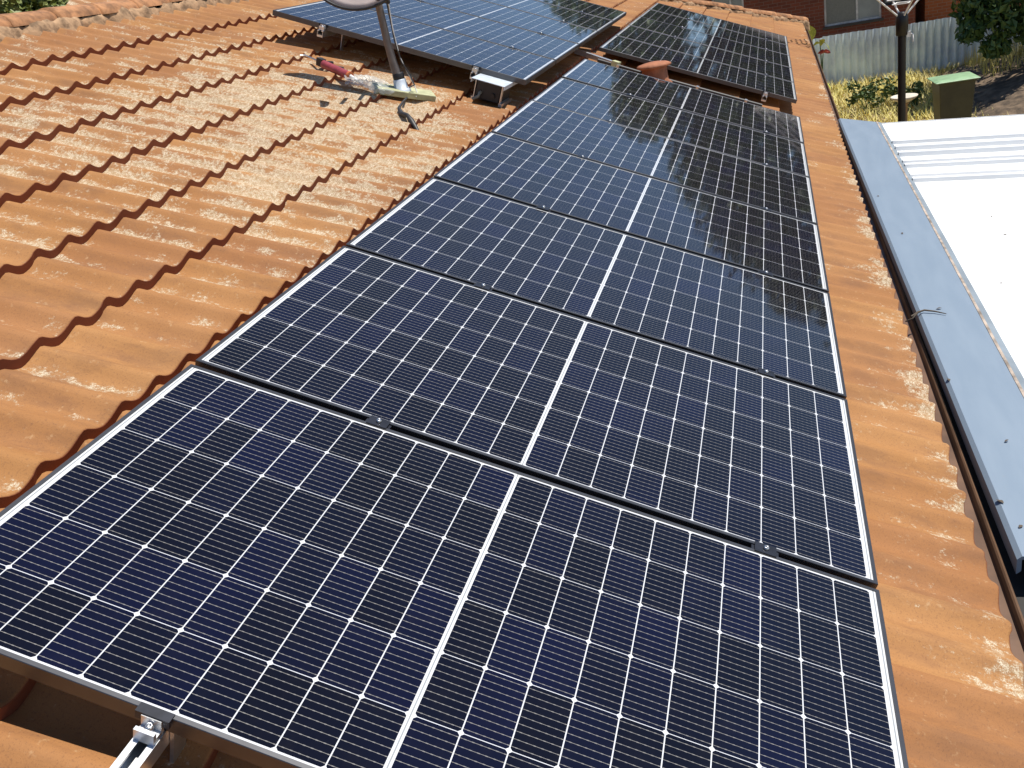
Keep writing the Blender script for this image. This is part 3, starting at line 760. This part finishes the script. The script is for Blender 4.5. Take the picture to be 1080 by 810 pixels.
for wi, (ya, yb2, za, zb) in enumerate(wins):
    dark = wi == 3
    F = MB(); w = 0.055; x0, x1 = 0.06, 0.14; ya2, yb3 = ya-2, yb2-2
    F.box((x0, ya2, za), (x1, ya2+w, zb)); F.box((x0, yb3-w, za), (x1, yb3, zb)); F.box((x0, ya2+w, za), (x1, yb3-w, za+w)); F.box((x0, ya2+w, zb-w), (x1, yb3-w, zb))
    ym = ya2 + (yb3-ya2)*0.42
    F.box((x0, ym-w/2, za+w), (x1, ym+w/2, zb-w))
    fo = F.build('window', MT['winframe'] if not dark else MT['darkframe'], bh)
    P = MB(); P.box((0.095, ya2+w, za+w), (0.105, ym-w/2, zb-w)); P.build('pane', MT['winglass'] if not dark else MT['dark'], fo)
    P = MB(); P.box((0.085, ym+w/2, za+w), (0.095, yb3-w, zb-w)); P.build('fly_screen', MT['fly'] if wi != 1 else MT['winglass'], fo)
    S = MB(); S.box((-0.05, ya2-0.05, za-0.07), (0.056, yb3+0.05, za-0.002)); S.build('sill', MT['darkframe'] if not dark else MT['brick'], fo)
A = MB(); ez, rzz = HZ(0.60), HZ(2.35)
vs = [(-0.5, -5.8, ez), (8.75, -5.8, ez), (8.75, 8.5, ez), (-0.5, 8.5, ez), (4.1, -1.6, rzz), (4.1, 4.3, rzz)]
A.add(vs, [(0, 1, 4), (1, 2, 5, 4), (2, 3, 5), (3, 0, 4, 5), (0, 3, 2, 1)]); A.build('roof', MT['stuccoroof'], bh)
A = MB(); A.box((-0.62, -5.9, HZ(0.50)), (-0.505, 8.6, HZ(0.62))); A.build('gutter', MT['darkframe'], bh)
sh = empty('brick_shed', 'orange brick shed wall glimpsed behind the white clothesline cords', 'shed', (30.5, -5.5, 0))
A = MB(); A.box((0, -1.7, 0), (3, 1.6, 2.35)); A.build('wall', MT['brick2'], sh)
A = MB(); A.box((-0.2, -1.9, 2.351), (3.2, 1.8, 2.43)); A.build('roof', MT['stuccoroof'], sh)

# rotary clothesline
clx = empty('rotary_clothesline', 'rotary clothesline with white cords on a tall dark pole', 'clothesline', (14.3, -1.30, 0))
A = MB(); A.tube([(0, 0, 0), (0, 0, 2.05)], 0.058, 14); A.build('pole', MT['pole'], clx)
A = MB(); A.lathe([(0.062, 2.03), (0.088, 2.04), (0.088, 2.28), (0.07, 2.34), (0.05, 2.36)], 14); A.build('sleeve', MT['pole'], clx)
TOPZ = 2.36
ends = []
for k in range(4):
    a = radians(20 + 90*k); e = Vector((1.35*cos(a), 1.35*sin(a), TOPZ + 1.15)); ends.append(e)
    A = MB(); A.tube([(0.05*cos(a), 0.05*sin(a), TOPZ-0.06), e], 0.014, 6); A.build('arm', MT['cord'], clx)
A = MB()
for q in range(1, 17):
    t = 0.05 + 0.95*q/16
    for k in range(4):
        p = Vector((0, 0, TOPZ)).lerp(ends[k], t); r = Vector((0, 0, TOPZ)).lerp(ends[(k+1) % 4], t)
        m_ = (p+r)/2 - Vector((0, 0, 0.03*t)); A.tube([p, m_, r], 0.011, 4, False)
A.build('cords', MT['cord'], clx)
A = MB(); A.box((-0.05, -0.12, 2.0), (0.0, -0.06, 2.08)); A.tube([(-0.02, -0.10, 2.04), (-0.06, -0.14, 2.04), (-0.06, -0.15, 1.93)], 0.012, 6); A.build('winder', MT['cord'], clx)

# wheelie bin
wb = empty('wheelie_bin', 'dark green wheelie bin with a light green lid', 'bin', (16.0, -2.30, 0), (0, 0, radians(4)))
A = MB(); h = 0.97
def ringb(w, d, z): return [(-d, -w, z), (d, -w, z), (d, w, z), (-d, w, z)]
vs = ringb(0.22, 0.22, 0.04) + ringb(0.275, 0.28, h) + ringb(0.292, 0.297, h) + ringb(0.292, 0.297, h+0.03)
fs = [(0, 3, 2, 1)]
for a in range(3):
    for k in range(4): fs.append((a*4+k, a*4+(k+1) % 4, a*4+4+(k+1) % 4, a*4+4+k))
fs.append((12, 13, 14, 15)); A.add(vs, fs); A.build('body', MT['binbody'], wb, bevel=0.012)
A = MB()
vs = ringb(0.335, 0.325, h+0.031) + ringb(0.34, 0.33, h+0.047) + ringb(0.27, 0.25, h+0.068) + ringb(0.16, 0.14, h+0.074)
fs = [(0, 3, 2, 1)]
for a in range(3):
    for k in range(4): fs.append((a*4+k, a*4+(k+1) % 4, a*4+4+(k+1) % 4, a*4+4+k))
fs.append((12, 13, 14, 15)); A.add(vs, fs); A.build('lid', MT['binlid'], wb, bevel=0.012)
for s in (-1, 1):
    A = MB(); A.lathe([(0.03, -0.025), (0.10, -0.025), (0.10, 0.025), (0.03, 0.025)], 18, Matrix.Translation((0.26, s*0.27, 0.10)) @ Matrix.Rotation(pi/2, 4, 'X')); A.build('wheel', MT['dark'], wb)
A = MB(); A.tube([(0.29, -0.22, h-0.02), (0.36, -0.22, h), (0.36, 0.22, h), (0.29, 0.22, h-0.02)], 0.014, 6); A.build('handle', MT['binbody'], wb)

bbx = empty('bird_bath', 'small pale bird bath on a tan post beside the dark pole', 'bird bath', (16.3, -1.58, 0))
A = MB(); A.lathe([(0.02, 0.66), (0.09, 0.67), (0.20, 0.735), (0.225, 0.775), (0.205, 0.775), (0.10, 0.72), (0.01, 0.71)], 20); A.build('bowl', MT['stone'], bbx)
A = MB(); A.lathe([(0.14, 0.0), (0.13, 0.04), (0.07, 0.09), (0.055, 0.35), (0.06, 0.62), (0.09, 0.659)], 14); A.build('pedestal', MT['tanstone'], bbx)

# soil mound at the right under the tree
A = MB(); n = 36
for j in range(n+1):
    for i in range(n+1):
        a, c = i/n*2-1, j/n*2-1; q = max(0, 1-a*a)*max(0, 1-c*c)
        A.v.append((a*4.0, c*3.6, -0.02 + 0.62*q**0.8 + random.uniform(-0.03, 0.03)*(q > 0.02) + 0.08*q*sin(7*a+2)*sin(6*c)))
for j in range(n):
    for i in range(n):
        k = j*(n+1)+i; A.f.append((k, k+1, k+n+2, k+n+1)); A.sm.append(True)
tag(A.build('soil_mound', MT['soil'], None, (19.3, -6.2, 0)), 'dark soil bank in the shade of the tree', None, None, 'structure')

# ------------------------------------------------------------------ foliage
def leaf_quads(mb, c, n, sx, size, rnd, shape=1.0, droop=0.0):
    """n leaves spread through an ellipsoid of radii sx about c, denser toward its surface"""
    for _ in range(n):
        while True:
            d = Vector((rnd.gauss(0, 1), rnd.gauss(0, 1), rnd.gauss(0, 1)))
            if d.length > 0.01: break
        d.normalize(); r = rnd.random()**0.45
        p = Vector((c[0] + d.x*sx[0]*r, c[1] + d.y*sx[1]*r, c[2] + d.z*sx[2]*r))
        t = Vector((rnd.gauss(0, 1), rnd.gauss(0, 1), rnd.gauss(0, 0.6) - droop)).normalized(); o = t.orthogonal().normalized()
        o = (Matrix.Rotation(rnd.uniform(0, 6.28), 3, t) @ o)
        L = size*rnd.uniform(0.6, 1.4); w = L*0.27*shape; nn = t.cross(o)*L*0.12
        mb.add([p - t*L*0.5, p + o*w + nn, p + t*L*0.5, p - o*w + nn], [(0, 1, 2, 3)])
def tree(name, label, cat, x, y, hgt, rad, crown_z, leaf, nleaf, lsize, seed, group=None, clumps=16, droop=0.2, squash=0.8):
    rnd = random.Random(seed); t = empty(name, label, cat, (x, y, 0), (0, 0, 0), group)
    tr = MB(); top = Vector((rnd.uniform(-.3, .3), rnd.uniform(-.3, .3), hgt*0.75)); tr.tube([(0, 0, -0.1), (0.02, 0.03, hgt*0.2), top*0.55 + Vector((0, 0, hgt*0.02)), top], [rad*0.085, rad*0.065, rad*0.045, rad*0.015], 10)
    cr = MB(); cz = crown_z
    for k in range(clumps):
        a = rnd.uniform(0, 2*pi); q = rnd.random()**0.6; zz = rnd.uniform(-1, 1)
        rr = rad*q*math.sqrt(max(0.08, 1 - zz*zz*0.9)); c = Vector((rr*cos(a), rr*sin(a), cz + zz*(hgt-cz)*squash))
        s = rad*rnd.uniform(0.26, 0.48)
        leaf_quads(cr, c, nleaf//clumps, (s, s, s*0.75), lsize, rnd, 1.0, droop)
        b0 = top*rnd.uniform(0.4, 0.95)
        tr.tube([b0, b0.lerp(c, 0.5) + Vector((0, 0, 0.1)), c], [rad*0.025, rad*0.016, rad*0.006], 6)
    tr.build('trunk', MT['bark'], t); cr.build('crown', leaf, t)
    return t
# the dark tree hanging over the bin
tree('leafy_tree', 'dark green tree hanging over the bin and fence at the right', 'tree', 20.6, -6.3, 5.6, 2.9, 3.3, MT['leaf_dark'], 14000, 0.17, 4, None, 30, 0.5, 0.85)
# hanging outer branches: part of the same crown, nearer the bin
def hang(parent_name):
    t = [o for o in bpy.data.objects if o.name == parent_name][0]; rnd = random.Random(21); cr = MB(); tw_ = MB()
    for k, (dx, dy, dz, s) in enumerate([(-2.0, 2.7, 1.55, 0.45), (-1.8, 3.15, 1.75, 0.42), (-1.9, 2.2, 1.35, 0.42), (-2.1, 2.85, 1.05, 0.26), (-1.9, 1.4, 1.7, 0.5), (-2.2, 0.7, 1.75, 0.5), (-1.7, 3.3, 2.3, 0.5), (-2.3, 2.4, 2.2, 0.5), (-2.0, 3.3, 1.35, 0.25), (-2.0, 1.8, 1.15, 0.3)]):
        leaf_quads(cr, (dx, dy, dz), int(900*s), (s, s, s*0.9), 0.17, rnd, 1.0, 0.9)
        tw_.tube([(dx*0.4, dy*0.4, 3.0), (dx*0.8, dy*0.8, dz+0.7), (dx, dy, dz)], [0.03, 0.018, 0.006], 5)
    cr.build('hanging_foliage', MT['leaf_dark'], t); tw_.build('branch', MT['bark'], t)
hang('leafy_tree')
bgs = [(38, 9.5, 7.6, 3.6, 31), (39, 4.6, 9.4, 3.4, 32), (40, -0.2, 11.4, 3.8, 33), (39, -4.5, 12.6, 4.2, 34), (37, -9.2, 12.6, 4.4, 35), (35, -14.2, 12.6, 4.6, 36), (40, 15.2, 6.8, 3.8, 37), (33, -20.0, 9.5, 4.6, 38), (26, -13.0, 7.4, 3.0, 39)]
names = ['broad green tree behind the brick house, far left of the row', 'green tree behind the left end of the brick house', 'green tree standing behind the middle of the brick house', 'green tree behind the right end of the brick house',
         'tall green tree right of the brick house', 'tall green tree well right of the brick house', 'low wide tree beyond the ridge behind the house row', 'tall green tree at the far right of the yard', 'green tree inside the right corner of the fence']
for (x, y, h_, r, sdv), nm in zip(bgs, names):
    tree('background_tree', nm, 'tree', x, y, h_, r*1.1, h_*0.55, MT['leaf_mid'] if sdv % 2 else MT['leaf_dark'], 9000, 0.42, sdv, 'trees behind the houses', 34)
# bush seen over the ridge at the top left
rb2 = random.Random(77); bu = empty('shrub', 'bright green shrub showing over the ridge at the top left', 'shrub', (12.6, 12.4, 0))
A = MB(); st = MB()
for k in range(64):
    c = (rb2.uniform(-3.0, 1.6), rb2.uniform(-1.4, 1.4), rb2.uniform(2.4, 6.2)); s = rb2.uniform(0.45, 0.8); leaf_quads(A, c, 700, (s, s, s*0.85), 0.12, rb2, 1.2)
    st.tube([(c[0]*0.3, c[1]*0.3, 0), (c[0]*0.7, c[1]*0.7, c[2]*0.6), c], [0.05, 0.035, 0.012], 6)
A.build('foliage', MT['leaf_bush'], bu); st.build('stems', MT['bark'], bu)

# flowering plant beyond the far corner of the roof
fp = empty('flowering_plant', 'tall garden plant with yellow green leaves and one red flower past the gutter', 'plant', (18.1, -0.32, 0))
def blade(mb, p, d, L, w, bend):
    p = Vector(p); d = Vector(d).normalized(); sidev = d.cross(Vector((0.9, 0.1, 0.2))).normalized(); vs = []
    for k in range(7):
        t = k/6; c = p + d*L*t + Vector((0, 0, -bend*t*t*L)); ww = w*sin(pi*min(0.97, t*0.93+0.05))
        vs += [c - sidev*ww, c + sidev*ww]
    mb.add(vs, [(2*k, 2*k+1, 2*k+3, 2*k+2) for k in range(6)], True)
for st_ in ([(0, 0, 0), (0.0, -0.01, 0.8), (0, -0.03, 1.30), (0, -0.05, 1.5)], [(0, 0.03, 0), (0.0, 0.12, 0.9), (0, 0.16, 1.5), (0, 0.17, 1.72)], [(0, -0.02, 0), (0.0, -0.02, 0.9), (0, 0.0, 1.5), (0, 0.01, 1.70)]):
    A = MB(); A.tube(st_, [0.018, 0.014, 0.010, 0.006], 6); A.build('stem', MT['leaf_mid'], fp)
bl = [((0, 0.17, 1.70), (-0.1, 0.10, 1), 0.34, 0.12, 0.1), ((0, 0.0, 1.58), (-0.2, -0.25, 1), 0.28, 0.05, 0.5), ((0, 0.02, 1.64), (0, 0.5, 0.3), 0.22, 0.045, 1.2), ((0, 0.0, 1.66), (-0.1, -0.6, 0.4), 0.2, 0.05, 1.4)]
for k in range(10): bl.append(((0, random.uniform(-0.05, 0.1), random.uniform(0.1, 1.0)), (random.uniform(-1, .3), random.uniform(-1, 1), 0.7), 0.3, 0.04, 0.9))
for q in bl:
    A = MB(); blade(A, *q); A.build('leaf', MT['leaf_yellow'], fp)
A = MB()
for k in range(9): blade(A, (-0.02, -0.06, 1.46), (cos(k*0.9)*0.6, sin(k*0.9), 0.35 + 0.25*(k % 3)), 0.15, 0.045, 0.6)
A.build('flower', MT['petal'], fp)

# dry grass along the fence, weeds in it
A = MB(); rg = random.Random(9)
for _ in range(15000):
    x = rg.uniform(15.2, 22.7); y = rg.uniform(-4.6, 0.9)
    dens = 0.35 + 0.65*max(0, (x-16.5)/6)
    if rg.random() > dens: continue
    h_ = rg.uniform(0.08, 0.24)*(1 + 0.15*max(0, (x-19)/3.7)); a = rg.uniform(0, 6.28); l = rg.uniform(0.2, 1.5)*h_; w = 0.015
    c, s_ = cos(a), sin(a)
    A.add([(x - s_*w, y + c*w, 0), (x + s_*w, y - c*w, 0), (x + c*l, y + s_*l, h_)], [(0, 1, 2)])
for _ in range(3500):
    x = rg.uniform(19.5, 22.6); y = rg.uniform(-9, -3.5); a = rg.uniform(0, 6.28); h_ = rg.uniform(0.15, 0.5); z0 = 0.45*max(0, 1-((x-19.3)/4)**2)*max(0, 1-((y+6.2)/3.6)**2)
    c, s_ = cos(a), sin(a); l = rg.uniform(0, 0.5)*h_; w = 0.012
    A.add([(x - s_*w, y + c*w, z0), (x + s_*w, y - c*w, z0), (x + c*l, y + s_*l, z0 + h_)], [(0, 1, 2)])
tag(A.build('dry_grass', MT['grass']), 'tall dry yellow grass along the foot of the fence', 'grass', None, 'stuff')
rw = random.Random(14)
for i, (x, y, s, lab) in enumerate([(19.3, -1.30, 0.36, 'bushy green weed in the dry grass left of the dark pole'), (19.2, -1.95, 0.26, 'low green weed in the dry grass close to the dark pole'), (18.4, -4.35, 0.34, 'spindly green weed growing right of the bin')]):
    t = empty('weed', lab, 'plant', (x, y, 0), (0, 0, 0), 'weeds in the yard'); A = MB(); st = MB()
    for k in range(9):
        c = (rw.uniform(-s, s), rw.uniform(-s, s)*1.1, rw.uniform(0.15, 1.5*s)); leaf_quads(A, c, 60, (s*0.4, s*0.45, s*0.4), 0.09, rw, 1.0); st.tube([(c[0]*0.2, c[1]*0.2, 0), c], [0.012, 0.004], 5)
    A.build('leaves', MT['leaf_mid'], t); st.build('stems', MT['leaf_mid'], t)
